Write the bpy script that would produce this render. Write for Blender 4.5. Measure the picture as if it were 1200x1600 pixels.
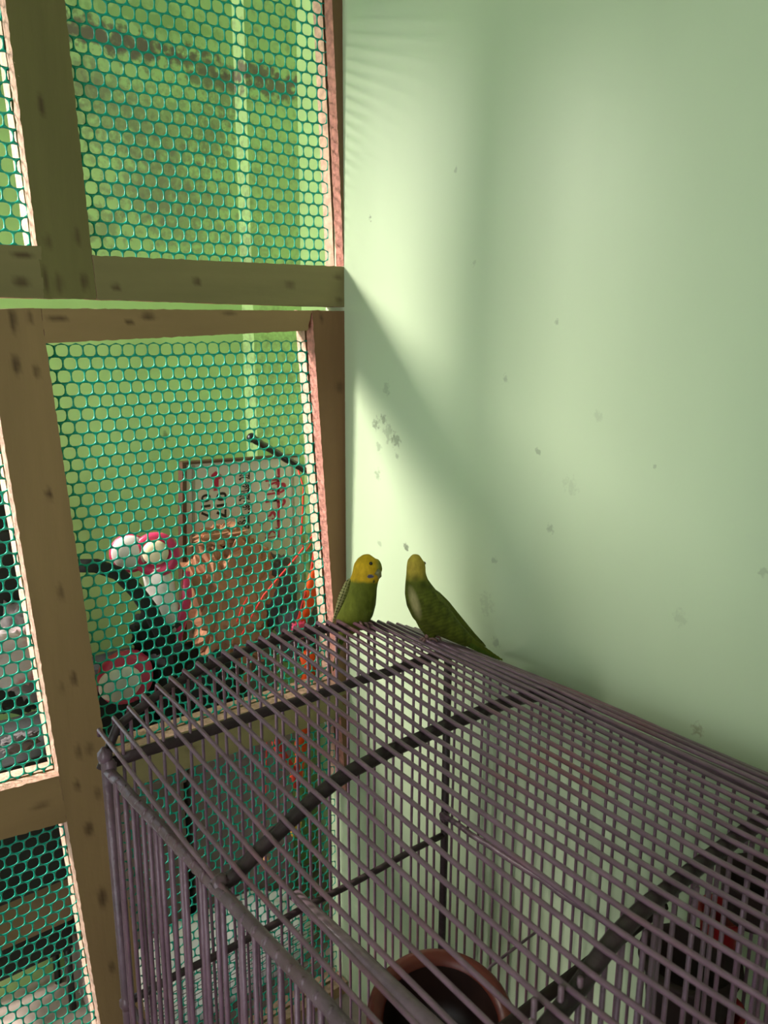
import bpy, math, random
from mathutils import Vector, noise
import numpy as np

random.seed(7)
SC = bpy.context.scene
C = SC.collection
for o in list(bpy.data.objects):
    bpy.data.objects.remove(o)

# ---------------------------------------------------------------- camera
S = 0.5            # one working unit is half a metre
HC = 1.39          # camera height above the floor, metres
FPX = 1296.17
R_ = Vector((0.7709874, -0.6368352, 0.0043876))
U_ = Vector((0.1445355, 0.1816841, 0.9726769))
F_ = Vector((0.6202321, 0.7492875, -0.2321214))

def W(p):                      # working units (camera at origin) -> metres
    return Vector((p[0] * S, p[1] * S, p[2] * S + HC))

def ray(px, py):
    return F_ + R_ * ((px - 600) / FPX) + U_ * ((800 - py) / FPX)

def at(px, py, ax, val):       # point seen at a pixel, on the plane axis=val
    d = ray(px, py)
    return d * (val / d[ax])

cam_d = bpy.data.cameras.new('camera')
cam = bpy.data.objects.new('camera', cam_d)
C.objects.link(cam)
from mathutils import Matrix
m = Matrix((R_, U_, -F_)).transposed().to_4x4()
m.translation = W((0, 0, 0))
cam.matrix_world = m
cam_d.sensor_fit = 'VERTICAL'
cam_d.sensor_height = 36
cam_d.lens = FPX / 1600 * 36
cam_d.clip_start = 0.02
cam_d.dof.use_dof = True
cam_d.dof.focus_distance = 1.12
cam_d.dof.aperture_fstop = cam_d.lens / 2.6
SC.camera = cam

# ---------------------------------------------------------------- world, lights, exposure
SC.view_settings.view_transform = 'Standard'
SC.view_settings.look = 'None'
SC.view_settings.gamma = 1
SC.view_settings.use_curve_mapping = False
SC.view_settings.exposure = 0.0

world = bpy.data.worlds.new('world')
SC.world = world
world.use_nodes = True
bg = world.node_tree.nodes['Background']
bg.inputs[0].default_value = (0.80, 0.90, 1.0, 1)
bg.inputs[1].default_value = 2.5

def area(name, loc, target, sx, sy, power, col):
    l = bpy.data.lights.new(name, 'AREA')
    l.shape = 'RECTANGLE'
    l.size, l.size_y = sx, sy
    l.energy = power
    l.color = col
    o = bpy.data.objects.new(name, l)
    C.objects.link(o)
    o.location = loc
    o.rotation_euler = (Vector(target) - Vector(loc)).to_track_quat('-Z', 'Y').to_euler()
    return o

# daylight entering by the open balcony doorway of the recess behind the net screen
area('balcony_daylight', W((-2.2, 4.2, 2.0)), W((1.765, 2.0, -0.3)), 0.72, 0.66, 280, (1.0, 0.93, 0.85))
# fill lamp added at the left end of the recess to brighten its walls
area('recess_fill_lamp', W((-2.95, 2.75, 0.6)), W((1.5, 2.85, -0.2)), 0.4, 0.7, 42, (1.0, 0.95, 0.88))
# soft fill lamp added in the room, behind and left of the camera
area('room_fill_lamp', W((-2.6, -0.6, 0.2)), W((1.7, 1.5, 0.0)), 0.9, 1.3, 10, (1.0, 0.93, 0.86))

# ---------------------------------------------------------------- material helpers
def mat(name, col, rough=0.6, var=0.0, scale=20, spec=0.4, metal=0.0, bump=0.0, bscale=60, col2=None, w2=0.0, s2=12,
        stretch=None, attr=None, sheen=0.0, trans=0.0, coat=0.0):
    mt = bpy.data.materials.new(name)
    mt.use_nodes = True
    nt = mt.node_tree
    b = nt.nodes['Principled BSDF']
    b.inputs['Roughness'].default_value = rough
    b.inputs['Specular IOR Level'].default_value = spec
    b.inputs['Metallic'].default_value = metal
    b.inputs['Coat Weight'].default_value = coat
    if trans:
        b.inputs['Transmission Weight'].default_value = trans
    tc = nt.nodes.new('ShaderNodeTexCoord')
    mp = nt.nodes.new('ShaderNodeMapping')
    nt.links.new(tc.outputs['Object'], mp.inputs[0])
    if stretch:
        mp.inputs['Scale'].default_value = stretch
    if attr:
        a = nt.nodes.new('ShaderNodeAttribute')
        a.attribute_name = attr
        cs = a.outputs['Color']
    else:
        r = nt.nodes.new('ShaderNodeRGB')
        r.outputs[0].default_value = (*col, 1)
        cs = r.outputs[0]
    if col2 is not None:
        n2 = nt.nodes.new('ShaderNodeTexNoise')
        n2.inputs['Scale'].default_value = s2
        n2.inputs['Detail'].default_value = 5
        nt.links.new(mp.outputs[0], n2.inputs['Vector'])
        mr = nt.nodes.new('ShaderNodeMapRange')
        mr.inputs[1].default_value = 0.5
        mr.inputs[2].default_value = 0.72
        mr.inputs[4].default_value = w2
        nt.links.new(n2.outputs[0], mr.inputs[0])
        mx = nt.nodes.new('ShaderNodeMix')
        mx.data_type = 'RGBA'
        nt.links.new(mr.outputs[0], mx.inputs['Factor'])
        nt.links.new(cs, mx.inputs[6])
        mx.inputs[7].default_value = (*col2, 1)
        cs = mx.outputs[2]
    if var:
        n = nt.nodes.new('ShaderNodeTexNoise')
        n.inputs['Scale'].default_value = scale
        n.inputs['Detail'].default_value = 6
        nt.links.new(mp.outputs[0], n.inputs['Vector'])
        mr = nt.nodes.new('ShaderNodeMapRange')
        mr.inputs[1].default_value = 0.3
        mr.inputs[2].default_value = 0.7
        mr.inputs[3].default_value = 1 - var
        mr.inputs[4].default_value = 1 + var
        nt.links.new(n.outputs[0], mr.inputs[0])
        vm = nt.nodes.new('ShaderNodeVectorMath')
        vm.operation = 'SCALE'
        nt.links.new(cs, vm.inputs[0])
        nt.links.new(mr.outputs[0], vm.inputs['Scale'])
        cs = vm.outputs[0]
    nt.links.new(cs, b.inputs['Base Color'])
    if bump:
        n = nt.nodes.new('ShaderNodeTexNoise')
        n.inputs['Scale'].default_value = bscale
        n.inputs['Detail'].default_value = 6
        nt.links.new(mp.outputs[0], n.inputs['Vector'])
        bp = nt.nodes.new('ShaderNodeBump')
        bp.inputs['Strength'].default_value = bump
        bp.inputs['Distance'].default_value = 0.003
        nt.links.new(n.outputs[0], bp.inputs['Height'])
        nt.links.new(bp.outputs[0], b.inputs['Normal'])
    mt['cs'] = ''
    return mt

def add_spots(mt, spots, noise_scale=120):
    """stains and patches with a shape of their own: (point in metres, radius, strength, colour)"""
    nt = mt.node_tree
    b = nt.nodes['Principled BSDF']
    src = b.inputs['Base Color'].links[0].from_socket
    geo = nt.nodes.new('ShaderNodeNewGeometry')
    for (p, r, st, col, thr) in spots:
        d = nt.nodes.new('ShaderNodeVectorMath')
        d.operation = 'SUBTRACT'
        nt.links.new(geo.outputs['Position'], d.inputs[0])
        d.inputs[1].default_value = p
        sc = nt.nodes.new('ShaderNodeVectorMath')
        sc.operation = 'DIVIDE'
        nt.links.new(d.outputs[0], sc.inputs[0])
        sc.inputs[1].default_value = r
        ln = nt.nodes.new('ShaderNodeVectorMath')
        ln.operation = 'LENGTH'
        nt.links.new(sc.outputs[0], ln.inputs[0])
        n = nt.nodes.new('ShaderNodeTexNoise')
        n.inputs['Scale'].default_value = noise_scale if thr < 9 else thr
        n.inputs['Detail'].default_value = 4
        nt.links.new(geo.outputs['Position'], n.inputs['Vector'])
        # mask = (1-len) + k*(noise-.5)
        k = nt.nodes.new('ShaderNodeMath')
        k.operation = 'MULTIPLY_ADD'
        nt.links.new(n.outputs[0], k.inputs[0])
        k.inputs[1].default_value = 3.0
        k.inputs[2].default_value = -0.5
        s = nt.nodes.new('ShaderNodeMath')
        s.operation = 'SUBTRACT'
        nt.links.new(k.outputs[0], s.inputs[0])
        nt.links.new(ln.outputs['Value'], s.inputs[1])
        mr = nt.nodes.new('ShaderNodeMapRange')
        mr.inputs[1].default_value = 0.0
        mr.inputs[2].default_value = 0.55
        mr.inputs[4].default_value = st
        nt.links.new(s.outputs[0], mr.inputs[0])
        mx = nt.nodes.new('ShaderNodeMix')
        mx.data_type = 'RGBA'
        nt.links.new(mr.outputs[0], mx.inputs['Factor'])
        nt.links.new(src, mx.inputs[6])
        mx.inputs[7].default_value = (*col, 1)
        src = mx.outputs[2]
    nt.links.new(src, b.inputs['Base Color'])

GREEN = (0.55, 0.655, 0.44)
M = {}
M['wall'] = mat('green_wall_paint', GREEN, rough=0.42, var=0.035, scale=5, spec=0.35, bump=0.10, bscale=26,
                stretch=(1, 1, 0.35))
M['wall_back'] = mat('old_green_wall_paint', (0.50, 0.68, 0.32), rough=0.6, var=0.08, scale=9, bump=0.2, bscale=40)
M['pilaster'] = mat('green_pilaster_paint', (0.50, 0.68, 0.32), rough=0.6, var=0.06, scale=9, bump=0.2, bscale=40,
                    col2=(0.20, 0.22, 0.13), w2=0.5, s2=60)
M['ceiling'] = mat('ceiling_paint', (0.55, 0.62, 0.50), rough=0.8, var=0.05)
M['floor'] = mat('worn_cement_floor', (0.30, 0.235, 0.21), rough=0.7, var=0.18, scale=14, bump=0.2, bscale=50)
M['wood'] = mat('planed_pale_wood', (0.24, 0.19, 0.085), rough=0.62, var=0.16, scale=16, bump=0.25, bscale=90,
                stretch=(1, 1, 0.14), attr='Col')
M['wood_h'] = mat('planed_pale_wood_rail', (0.24, 0.19, 0.085), rough=0.62, var=0.16, scale=16, bump=0.25, bscale=90,
                  stretch=(0.14, 1, 1), attr='Col')
M['sawn'] = mat('rough_sawn_wood_edge', (0.58, 0.36, 0.27), rough=0.9, var=0.25, scale=90, bump=0.8, bscale=200)
M['net'] = mat('teal_plastic_net', (0.004, 0.36, 0.25), rough=0.42, spec=0.4, var=0.12, scale=30)
M['wire'] = mat('mauve_painted_wire', (0.185, 0.10, 0.145), rough=0.33, spec=0.6, var=0.20, scale=40, bump=0.35,
                bscale=160, col2=(0.20, 0.035, 0.03), w2=0.5, s2=9)
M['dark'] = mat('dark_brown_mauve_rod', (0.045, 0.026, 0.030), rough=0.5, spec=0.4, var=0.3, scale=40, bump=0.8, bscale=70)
M['rod'] = mat('mauve_painted_rod', (0.15, 0.090, 0.120), rough=0.38, spec=0.55, var=0.25, scale=40, bump=0.7,
               bscale=70, col2=(0.12, 0.04, 0.035), w2=0.4, s2=14)

# ---------------------------------------------------------------- object helpers
def tag(o, label=None, cat=None, group=None, kind=None):
    if label: o['label'] = label
    if cat: o['category'] = cat
    if group: o['group'] = group
    if kind: o['kind'] = kind
    return o

def empty(name, p, label, cat, group=None):
    o = bpy.data.objects.new(name, None)
    o.empty_display_size = 0.02
    C.objects.link(o)
    o.location = W(p)
    return tag(o, label, cat, group)

def link(name, verts, faces, mt, parent=None, smooth=False, cols=None, mats=None, midx=None):
    """verts in working units, world placed"""
    base = Vector((0, 0, 0))
    q = parent
    while q is not None:
        base = base + q.location
        q = q.parent
    me = bpy.data.meshes.new(name)
    wv = [tuple(W(v) - base) for v in verts]
    if parent is None:
        c = Vector([sum(v[i] for v in wv) / len(wv) for i in range(2)] + [min(v[2] for v in wv)])
        wv = [(v[0] - c[0], v[1] - c[1], v[2] - c[2]) for v in wv]
    me.from_pydata(wv, [], faces)
    for mm in (mats or [mt]):
        me.materials.append(mm)
    if midx:
        me.polygons.foreach_set('material_index', midx)
    if smooth:
        me.polygons.foreach_set('use_smooth', [True] * len(me.polygons))
    if cols:
        a = me.color_attributes.new('Col', 'FLOAT_COLOR', 'POINT')
        a.data.foreach_set('color', [x for c_ in cols for x in (*c_, 1)])
    me.update()
    o = bpy.data.objects.new(name, me)
    C.objects.link(o)
    if parent is None:
        o.location = c
    else:
        o.parent = parent
    return o

def box_vf(a, b):
    x0, y0, z0 = a; x1, y1, z1 = b
    v = [(x0, y0, z0), (x1, y0, z0), (x1, y1, z0), (x0, y1, z0), (x0, y0, z1), (x1, y0, z1), (x1, y1, z1), (x0, y1, z1)]
    f = [(0, 3, 2, 1), (4, 5, 6, 7), (0, 1, 5, 4), (1, 2, 6, 5), (2, 3, 7, 6), (3, 0, 4, 7)]
    return v, f

def bevel(o, w, seg=2):
    md = o.modifiers.new('bevel', 'BEVEL')
    md.width = w
    md.segments = seg
    md.limit_method = 'ANGLE'
    return o

def frames(pts):
    pts = [Vector(p) for p in pts]
    n = len(pts)
    T = []
    for i in range(n):
        t = pts[min(i + 1, n - 1)] - pts[max(i - 1, 0)]
        T.append(t.normalized())
    up = Vector((0, 0, 1)) if abs(T[0].z) < 0.9 else Vector((1, 0, 0))
    N = (up - T[0] * up.dot(T[0])).normalized()
    out = []
    for t in T:
        N = (N - t * N.dot(t)).normalized()
        out.append((N.copy(), t.cross(N)))
    return pts, out

def tube_vf(pts, r, n=6, off=0, ry=None):
    pts, fr = frames(pts)
    v, f = [], []
    k = len(pts)
    for i, p in enumerate(pts):
        ri = r[i] if isinstance(r, (list, tuple)) else r
        rj = (ry[i] if isinstance(ry, (list, tuple)) else ry) if ry is not None else ri
        N, B = fr[i]
        for j in range(n):
            a = 2 * math.pi * j / n
            v.append(p + N * (math.cos(a) * ri) + B * (math.sin(a) * rj))
    for i in range(k - 1):
        for j in range(n):
            a = off + i * n + j; b = off + i * n + (j + 1) % n
            f.append((a, b, b + n, a + n))
    f.append(tuple(off + j for j in range(n))[::-1])
    f.append(tuple(off + (k - 1) * n + j for j in range(n)))
    return v, f

def join(*vfs):
    V, F = [], []
    for v, f in vfs:
        o = len(V)
        V += list(v)
        F += [tuple(i + o for i in q) for q in f]
    return V, F

def tube(name, pts, r, mt, parent=None, n=8, ry=None):
    v, f = tube_vf(pts, r, n, 0, ry)
    return link(name, v, f, mt, parent, smooth=True)

def lathe_vf(c, prof, n=28, axis='z', tilt=None):
    v, f = [], []
    for (r, z) in prof:
        for j in range(n):
            a = 2 * math.pi * j / n
            p = Vector((r * math.cos(a), r * math.sin(a), z))
            if axis == 'y': p = Vector((p.x, -p.z, p.y))
            if tilt is not None: p = tilt @ p
            v.append(Vector(c) + p)
    for i in range(len(prof) - 1):
        for j in range(n):
            a = i * n + j; b = i * n + (j + 1) % n
            f.append((a, b, b + n, a + n))
    return v, f

def lump_vf(c, rad, amp=0.25, fr=3.0, nu=20, nv=28, seed=0, p=2.0):
    """crumpled soft body: a squircle ball pushed about by noise"""
    v, f = [], []
    c = Vector(c)
    def sp(x): return math.copysign(abs(x) ** (2 / p), x)
    for i in range(nu + 1):
        th = math.pi * i / nu
        for j in range(nv):
            ph = 2 * math.pi * j / nv
            d = Vector((sp(math.sin(th) * math.cos(ph)), sp(math.sin(th) * math.sin(ph)), sp(math.cos(th))))
            k = 1 + amp * noise.turbulence(d * fr + Vector((seed, seed * 2.3, 0)), 3, True) - amp * 0.6
            v.append(c + Vector((d.x * rad[0], d.y * rad[1], d.z * rad[2])) * k)
    for i in range(nu):
        for j in range(nv):
            a = i * nv + j; b = i * nv + (j + 1) % nv
            f.append((a, a + nv, b + nv, b))
    return v, f

# ================================================================ SETTING
XW = 1.765     # right wall plane
YP = 2.351     # net screen plane
YB = 3.126     # back wall of the recess
FZ = -2.78     # room floor
RZ = -2.68     # raised floor of the recess
def stru(name, v, f, mt, parent=None):
    return tag(link(name, v, f, mt, parent), kind='structure')

# right wall, as a slab whose end face stops at the screen
v, f = box_vf((XW, -3.2, FZ), (2.30, 2.46, 2.6))
wr = stru('wall_right', v, f, M['wall'])
v, f = box_vf((2.05, 2.46, FZ), (2.30, 3.3, 2.6))
ws = stru('wall_recess', v, f, M['wall_back'])
v, f = box_vf((1.813, 3.037, FZ), (2.05, YB + 0.02, 2.6))
stru('trim_pilaster', v, f, M['pilaster'])
# back wall of the recess; unseen doorway opening, its height shaped for the daylight
wx0, wx1, wz0, wz1 = -0.95, 0.45, FZ, 1.20
vf = join(box_vf((wx1, YB, FZ), (2.05, YB + 0.2, 2.6)), box_vf((-3.0, YB, FZ), (wx0, YB + 0.2, 2.6)),
          box_vf((wx0, YB, wz1), (wx1, YB + 0.2, 2.6)))
wb = stru('wall_back', *vf, M['wall_back'])
vf = join(box_vf((wx0, YB + .06, wz0), (wx0 + .06, YB + .14, wz1)), box_vf((wx1 - .06, YB + .06, wz0), (wx1, YB + .14, wz1)),
          box_vf((wx0 + .06, YB + .06, wz1 - .06), (wx1 - .06, YB + .14, wz1)))
stru('door_2', *vf, mat('balcony_door_frame_paint', (0.5, 0.45, 0.4), rough=0.5))
# unseen solid panel added left of the net screens, darkens the right wall
v, f = box_vf((-3.0, YP, FZ), (0.12, YP + .12, 2.6))
stru('wall_shade_panel', v, f, M['wall_back'])
# left wall, with unseen door and window openings added for the fill lamps
dy0, dy1, dz1 = -1.9, 0.6, 1.75
vf = join(box_vf((-3.2, dy1, FZ), (-3.0, 2.5, 2.6)), box_vf((-3.2, 2.5, FZ), (-3.0, 3.02, -.15)), box_vf((-3.2, 2.5, 1.35), (-3.0, 3.02, 2.6)), box_vf((-3.2, 3.02, FZ), (-3.0, YB + 0.2, 2.6)), box_vf((-3.2, -3.2, FZ), (-3.0, dy0, 2.6)),
          box_vf((-3.2, dy0, dz1), (-3.0, dy1, 2.6)))
stru('wall_left', *vf, M['wall_back'])
vf = join(box_vf((-3.22, dy0, FZ), (-2.98, dy0 + .08, dz1)), box_vf((-3.22, dy1 - .08, FZ), (-2.98, dy1, dz1)),
          box_vf((-3.22, dy0 + .08, dz1 - .08), (-2.98, dy1 - .08, dz1)))
stru('door_added', *vf, mat('added_door_frame_paint', (0.25, 0.16, 0.09), rough=0.5))  # unseen doorway added for the room fill
vf = join(box_vf((-3.16, 2.5, -.15), (-3.06, 2.54, 1.35)), box_vf((-3.16, 2.98, -.15), (-3.06, 3.02, 1.35)),
          box_vf((-3.16, 2.54, -.15), (-3.06, 2.98, -.11)), box_vf((-3.16, 2.54, 1.31), (-3.06, 2.98, 1.35)))
stru('window_added', *vf, mat('added_window_frame_paint', (0.5, 0.45, 0.4), rough=0.5))  # unseen window added around the recess fill
v, f = box_vf((-3.2, -3.4, FZ), (2.3, -3.2, 2.6))
stru('wall_front', v, f, M['wall'])
v, f = box_vf((-3.2, -3.4, FZ - 0.1), (2.3, YB + .2, FZ))
stru('floor', v, f, M['floor'])
v, f = box_vf((-3.0, 2.466, FZ), (2.05, YB, RZ))
stru('floor_recess', v, f, M['floor'])
v, f = box_vf((-3.2, -3.4, 2.6), (2.3, YB + .2, 2.7))
stru('ceiling', v, f, M['ceiling'])

# stains and one painted shadow patch on the walls (at their own places)
DARK = (0.09, 0.11, 0.07)
def wsp(px, py, r, st, col=DARK, e=1.0, thr=0):
    p = W(at(px, py, 0, XW))
    k = at(px, py, 0, XW).dot(F_) / FPX * S
    return (tuple(p), (1, r * k * e, r * k * e * 1.15), st, col, thr)
add_spots(M['wall'], [wsp(579, 339, 4.5, .8), wsp(588, 663, 9, .55), wsp(600, 655, 7, .5), wsp(618, 686, 11, .5),
    wsp(607, 676, 13, .3), wsp(592, 700, 8, .35), wsp(590, 742, 8, .4), wsp(620, 712, 5, .35), wsp(635, 855, 6, .75),
    wsp(593, 848, 5, .3), wsp(860, 826, 8, .32), wsp(841, 705, 6, .4), wsp(790, 592, 7, .3), wsp(870, 503, 4, .35),
    wsp(712, 265, 4, .3), wsp(1024, 728, 4, .3), wsp(933, 650, 9, .15), wsp(892, 757, 13, .14), wsp(760, 945, 16, .14),
    wsp(1090, 1140, 10, .45, (0.2, 0.15, 0.06)), wsp(1062, 966, 11, .14), wsp(1192, 895, 9, .25), wsp(985, 1130, 6, .2),
    wsp(604, 608, 9, .25), wsp(740, 412, 5, .2), wsp(775, 1003, 8, .3), wsp(772, 875, 6, .3)], 150)
def bsp(px, py, rx, ry, st, col, Y=YB, nz=60):
    p = W(at(px, py, 1, Y))
    k = at(px, py, 1, Y).dot(F_) / FPX * S
    return (tuple(p), (rx * k * 1.2, 1, ry * k), st, col, nz)
GR = (0.20, 0.15, 0.13)
add_spots(M['wall_back'], [bsp(200, 66, 120, 20, .85, GR), bsp(140, 48, 55, 22, .85, GR), bsp(310, 100, 75, 18, .8, GR),
    bsp(215, 80, 40, 22, .85, GR), bsp(340, 125, 60, 18, .7, GR),
    bsp(250, 200, 90, 70, .4, GR, nz=80), bsp(240, 290, 70, 70, .55, (0.24, 0.18, 0.16), nz=60),
    bsp(300, 330, 70, 80, .45, (0.25, 0.2, 0.18), nz=70), bsp(125, 125, 50, 40, .55, GR, nz=50), bsp(160, 355, 35, 35, .5, GR),
    bsp(170, 180, 80, 60, .4, GR, nz=90), bsp(330, 210, 30, 50, .5, GR, nz=120), bsp(360, 150, 40, 40, .5, GR, nz=90),
    bsp(258, 683, 8, 8, .6, DARK), bsp(240, 30, 140, 25, .3, (0.1, 0.2, 0.05))])  # last entry: shadow along the wall top, put into the colour
add_spots(M['pilaster'], [bsp(425, 132, 55, 26, .9, GR, 3.037), bsp(400, 112, 45, 20, .85, GR, 3.037), bsp(480, 150, 30, 20, .7, GR, 3.037),
    bsp(440, 300, 60, 90, .14, GR, 3.037, 130), bsp(400, 400, 20, 60, .3, GR, 3.037, 160),
    bsp(430, 580, 50, 90, .2, (0.12, 0.17, 0.06), 3.037, 170)])

# ================================================================ NET SCREENS
WOOD = (0.29, 0.182, 0.082)
WOODU = (0.215, 0.175, 0.075)
KNOT = (0.06, 0.028, 0.012)
def PX(px, py): return at(px, py, 1, YP)
def ext(a, b):           # carry the line through b and a on to the edge of the added shade panel
    a, b = PX(*a), PX(*b)
    return b + (a - b) * ((0.13 - b.x) / (a.x - b.x))

def board(name, quad, knots, mt, parent, y0=YP, t=0.042, col=WOOD, step=0.012, jit=0.0018, seed=0, side=None):
    """a plank between four pixel corners (tl, tr, br, bl) of the screen plane; knots are soft dark stains in the wood"""
    tl, tr, br, bl = [q if isinstance(q, Vector) else PX(*q) for q in quad]
    w = max((tr - tl).length, (br - bl).length); h = max((bl - tl).length, (br - tr).length)
    nx = max(2, min(70, int(w / step))); nz = max(2, min(150, int(h / step)))
    kn = [(PX(a, b), ra, rb, st) for (a, b, ra, rb, st) in knots]
    V, cols, Fc, mi = [], [], [], []
    for layer in (0, 1):
        for j in range(nz + 1):
            for i in range(nx + 1):
                s = i / nx; u = j / nz
                p = (tl * (1 - s) + tr * s) * (1 - u) + (bl * (1 - s) + br * s) * u
                x, z = p.x, p.z
                if i in (0, nx): x += jit * noise.noise(Vector((seed, z * 45, layer))) * 1.6
                if j in (0, nz): z += jit * noise.noise(Vector((x * 45, seed, layer))) * 1.6
                V.append((x, y0 + layer * t + (0.0006 * noise.noise(Vector((x * 30, z * 30, seed)))), z))
                c = Vector(col)
                if layer == 0:
                    for (kp, ra, rb, st) in kn:
                        k = kp.dot(F_) / FPX
                        d = math.hypot((p.x - kp.x) / (ra * k * 1.25), (p.z - kp.z) / (rb * k))
                        if d < 1.3:
                            a_ = st * max(0, min(1, (1.3 - d) / 0.8))
                            c = c * (1 - a_) + Vector(KNOT) * a_
                cols.append(tuple(c))
    n1 = (nx + 1) * (nz + 1)
    idx = lambda l, i, j: l * n1 + j * (nx + 1) + i
    for j in range(nz):
        for i in range(nx):
            Fc.append((idx(0, i, j), idx(0, i, j + 1), idx(0, i + 1, j + 1), idx(0, i + 1, j))); mi.append(0)
            Fc.append((idx(1, i, j), idx(1, i + 1, j), idx(1, i + 1, j + 1), idx(1, i, j + 1))); mi.append(0)
    for j in range(nz):
        Fc.append((idx(0, 0, j), idx(1, 0, j), idx(1, 0, j + 1), idx(0, 0, j + 1))); mi.append(1)
        Fc.append((idx(0, nx, j), idx(0, nx, j + 1), idx(1, nx, j + 1), idx(1, nx, j))); mi.append(1)
    for i in range(nx):
        Fc.append((idx(0, i, 0), idx(0, i + 1, 0), idx(1, i + 1, 0), idx(1, i, 0))); mi.append(1)
        Fc.append((idx(0, i, nz), idx(1, i, nz), idx(1, i + 1, nz), idx(0, i + 1, nz))); mi.append(1)
    o = link(name, V, Fc, mt, parent, cols=cols, mats=[mt, side or M['sawn']], midx=mi)
    return o

SAWR = mat('reddish_sawn_edge', (0.55, 0.24, 0.19), rough=0.9, var=0.3, scale=90, bump=0.8, bscale=200)
def rem(name, pts_knots=None):
    return None

def frame_pair(name, quad, knots, parent, horiz=False, col=WOOD, side=None, bt=0.05, seed=0, back=True):
    mt = M['wood_h'] if horiz else M['wood']
    board(name, quad, knots, mt, parent, col=col, side=side, seed=seed)
    if back:
        board('batten', quad, [], mt, parent, y0=YP + 0.054, t=bt, col=col, step=0.05, seed=seed + 3)

uf = empty('net_screen', (0.95, YP, 0.03), 'upper timber framed screen of green plastic net', 'screen')
K = [(64, 165, 4, 15, .85), (75, 378, 4, 12, .5), (121, 370, 4, 14, .6), (92, 443, 5, 16, .6), (132, 440, 4, 14, .8), (70, 440, 3, 22, .8)]
frame_pair('stile', [(-72, -620), (35, -620), (151, 467.5), (68.5, 466)], K, uf, seed=1, col=(.17, .145, .05))
frame_pair('rail', [(144.5, 399), (545, 417), (545, 480), (152, 468)],
           [(182, 449, 6, 5, .8), (308, 440, 5, 5, .95), (453, 445, 9, 4, .7), (528, 432, 7, 4, .6), (530, 470, 6, 4, .6)], uf, True, seed=2, col=WOODU)
frame_pair('rail', [ext((-120, 378), (64, 384.5)), (64, 384.5), (69, 466), ext((-120, 462), (69, 466))],
           [(35, 399, 12, 5, .8), (33, 441, 10, 8, .75), (38, 396, 4, 4, .6)], uf, True, seed=3, col=WOODU)
frame_pair('stile', [(497, -500), (560, -500), (560, 416), (537, 416)], [], uf, col=(0.16, 0.085, 0.04), seed=4, side=SAWR)

lf = empty('net_screen', (0.95, YP, FZ), 'lower timber framed screen of green plastic net, standing on floor', 'screen')
K = [(20, 500, 4, 20, .85), (47, 495, 4, 12, .6), (25, 570, 5, 15, .85), (57, 580, 4, 12, .7), (77, 772, 4, 9, .95), (95, 925, 4, 14, .6),
     (116, 1060, 4, 13, .8), (96, 1075, 3, 12, .4), (123, 1175, 4, 14, .6), (140, 1170, 5, 12, .5), (121, 1227, 4, 9, .8), (153, 1240, 5, 12, .5),
     (139, 1295, 6, 13, .8), (160, 1403, 5, 18, .85), (175, 1511, 4, 12, .6), (70, 495, 2, 9, .7)]
frame_pair('stile', [(-28, 484), (63.5, 481.5), (229, 1600), (157, 1600)], K, lf, seed=5)
frame_pair('stile', [(157.5, 1601), (228.5, 1601), (262, 1900), (196, 1900)], [], lf, seed=6)
frame_pair('rail', [(64.5, 482), (487, 485.5), (481, 516.5), (71.5, 536.5)],
           [(88, 497, 12, 4, .7), (231, 494, 10, 5, .8), (202, 502, 6, 3, .95), (358, 488, 12, 3, .7), (100, 499, 5, 3, .5)], lf, True, seed=7)
frame_pair('stile', [(487.5, 485), (560, 487), (560, 1240), (541, 1240)], [(503, 497, 3, 6, .8), (531, 605, 6, 9, .6)], lf,
           col=(0.20, 0.10, 0.045), seed=8, side=SAWR)
frame_pair('rail', [(166, 1182), (556, 1058), (556, 1112), (178, 1240)], [(300, 1170, 9, 6, .4), (430, 1120, 9, 6, .4)], lf, True, col=(0.23, 0.19, 0.085), seed=9)
frame_pair('rail', [ext((-120, 1268), (92, 1212)), (92, 1212), (105, 1284), ext((-120, 1346), (105, 1284))],
           [(64, 1259, 12, 6, .5), (60, 1292, 7, 3, .0)], lf, True, seed=10)

VV = lambda x, z: Vector((x, YP, z))
frame_pair('stile', [VV(.125, 2.04), VV(.20, 2.04), VV(.20, .045), VV(.125, .045)], [], uf, col=WOODU, seed=21)
frame_pair('rail', [VV(.125, 2.13), VV(1.76, 2.13), VV(1.76, 2.045), VV(.125, 2.045)], [], uf, True, col=WOODU, seed=22)
frame_pair('stile', [VV(.125, -.02), VV(.20, -.02), VV(.20, FZ), VV(.125, FZ)], [], lf, seed=23)
frame_pair('rail', [VV(.205, -.005), VV(PX(-28, 484).x - .002, -.004), VV(PX(-12, 570).x - .002, -.10), VV(.205, -.10)], [], lf, True, seed=24)
frame_pair('rail', [VV(.205, FZ + .05), VV(1.76, FZ + .05), VV(1.76, FZ), VV(.205, FZ)], [], lf, True, seed=25)
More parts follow.
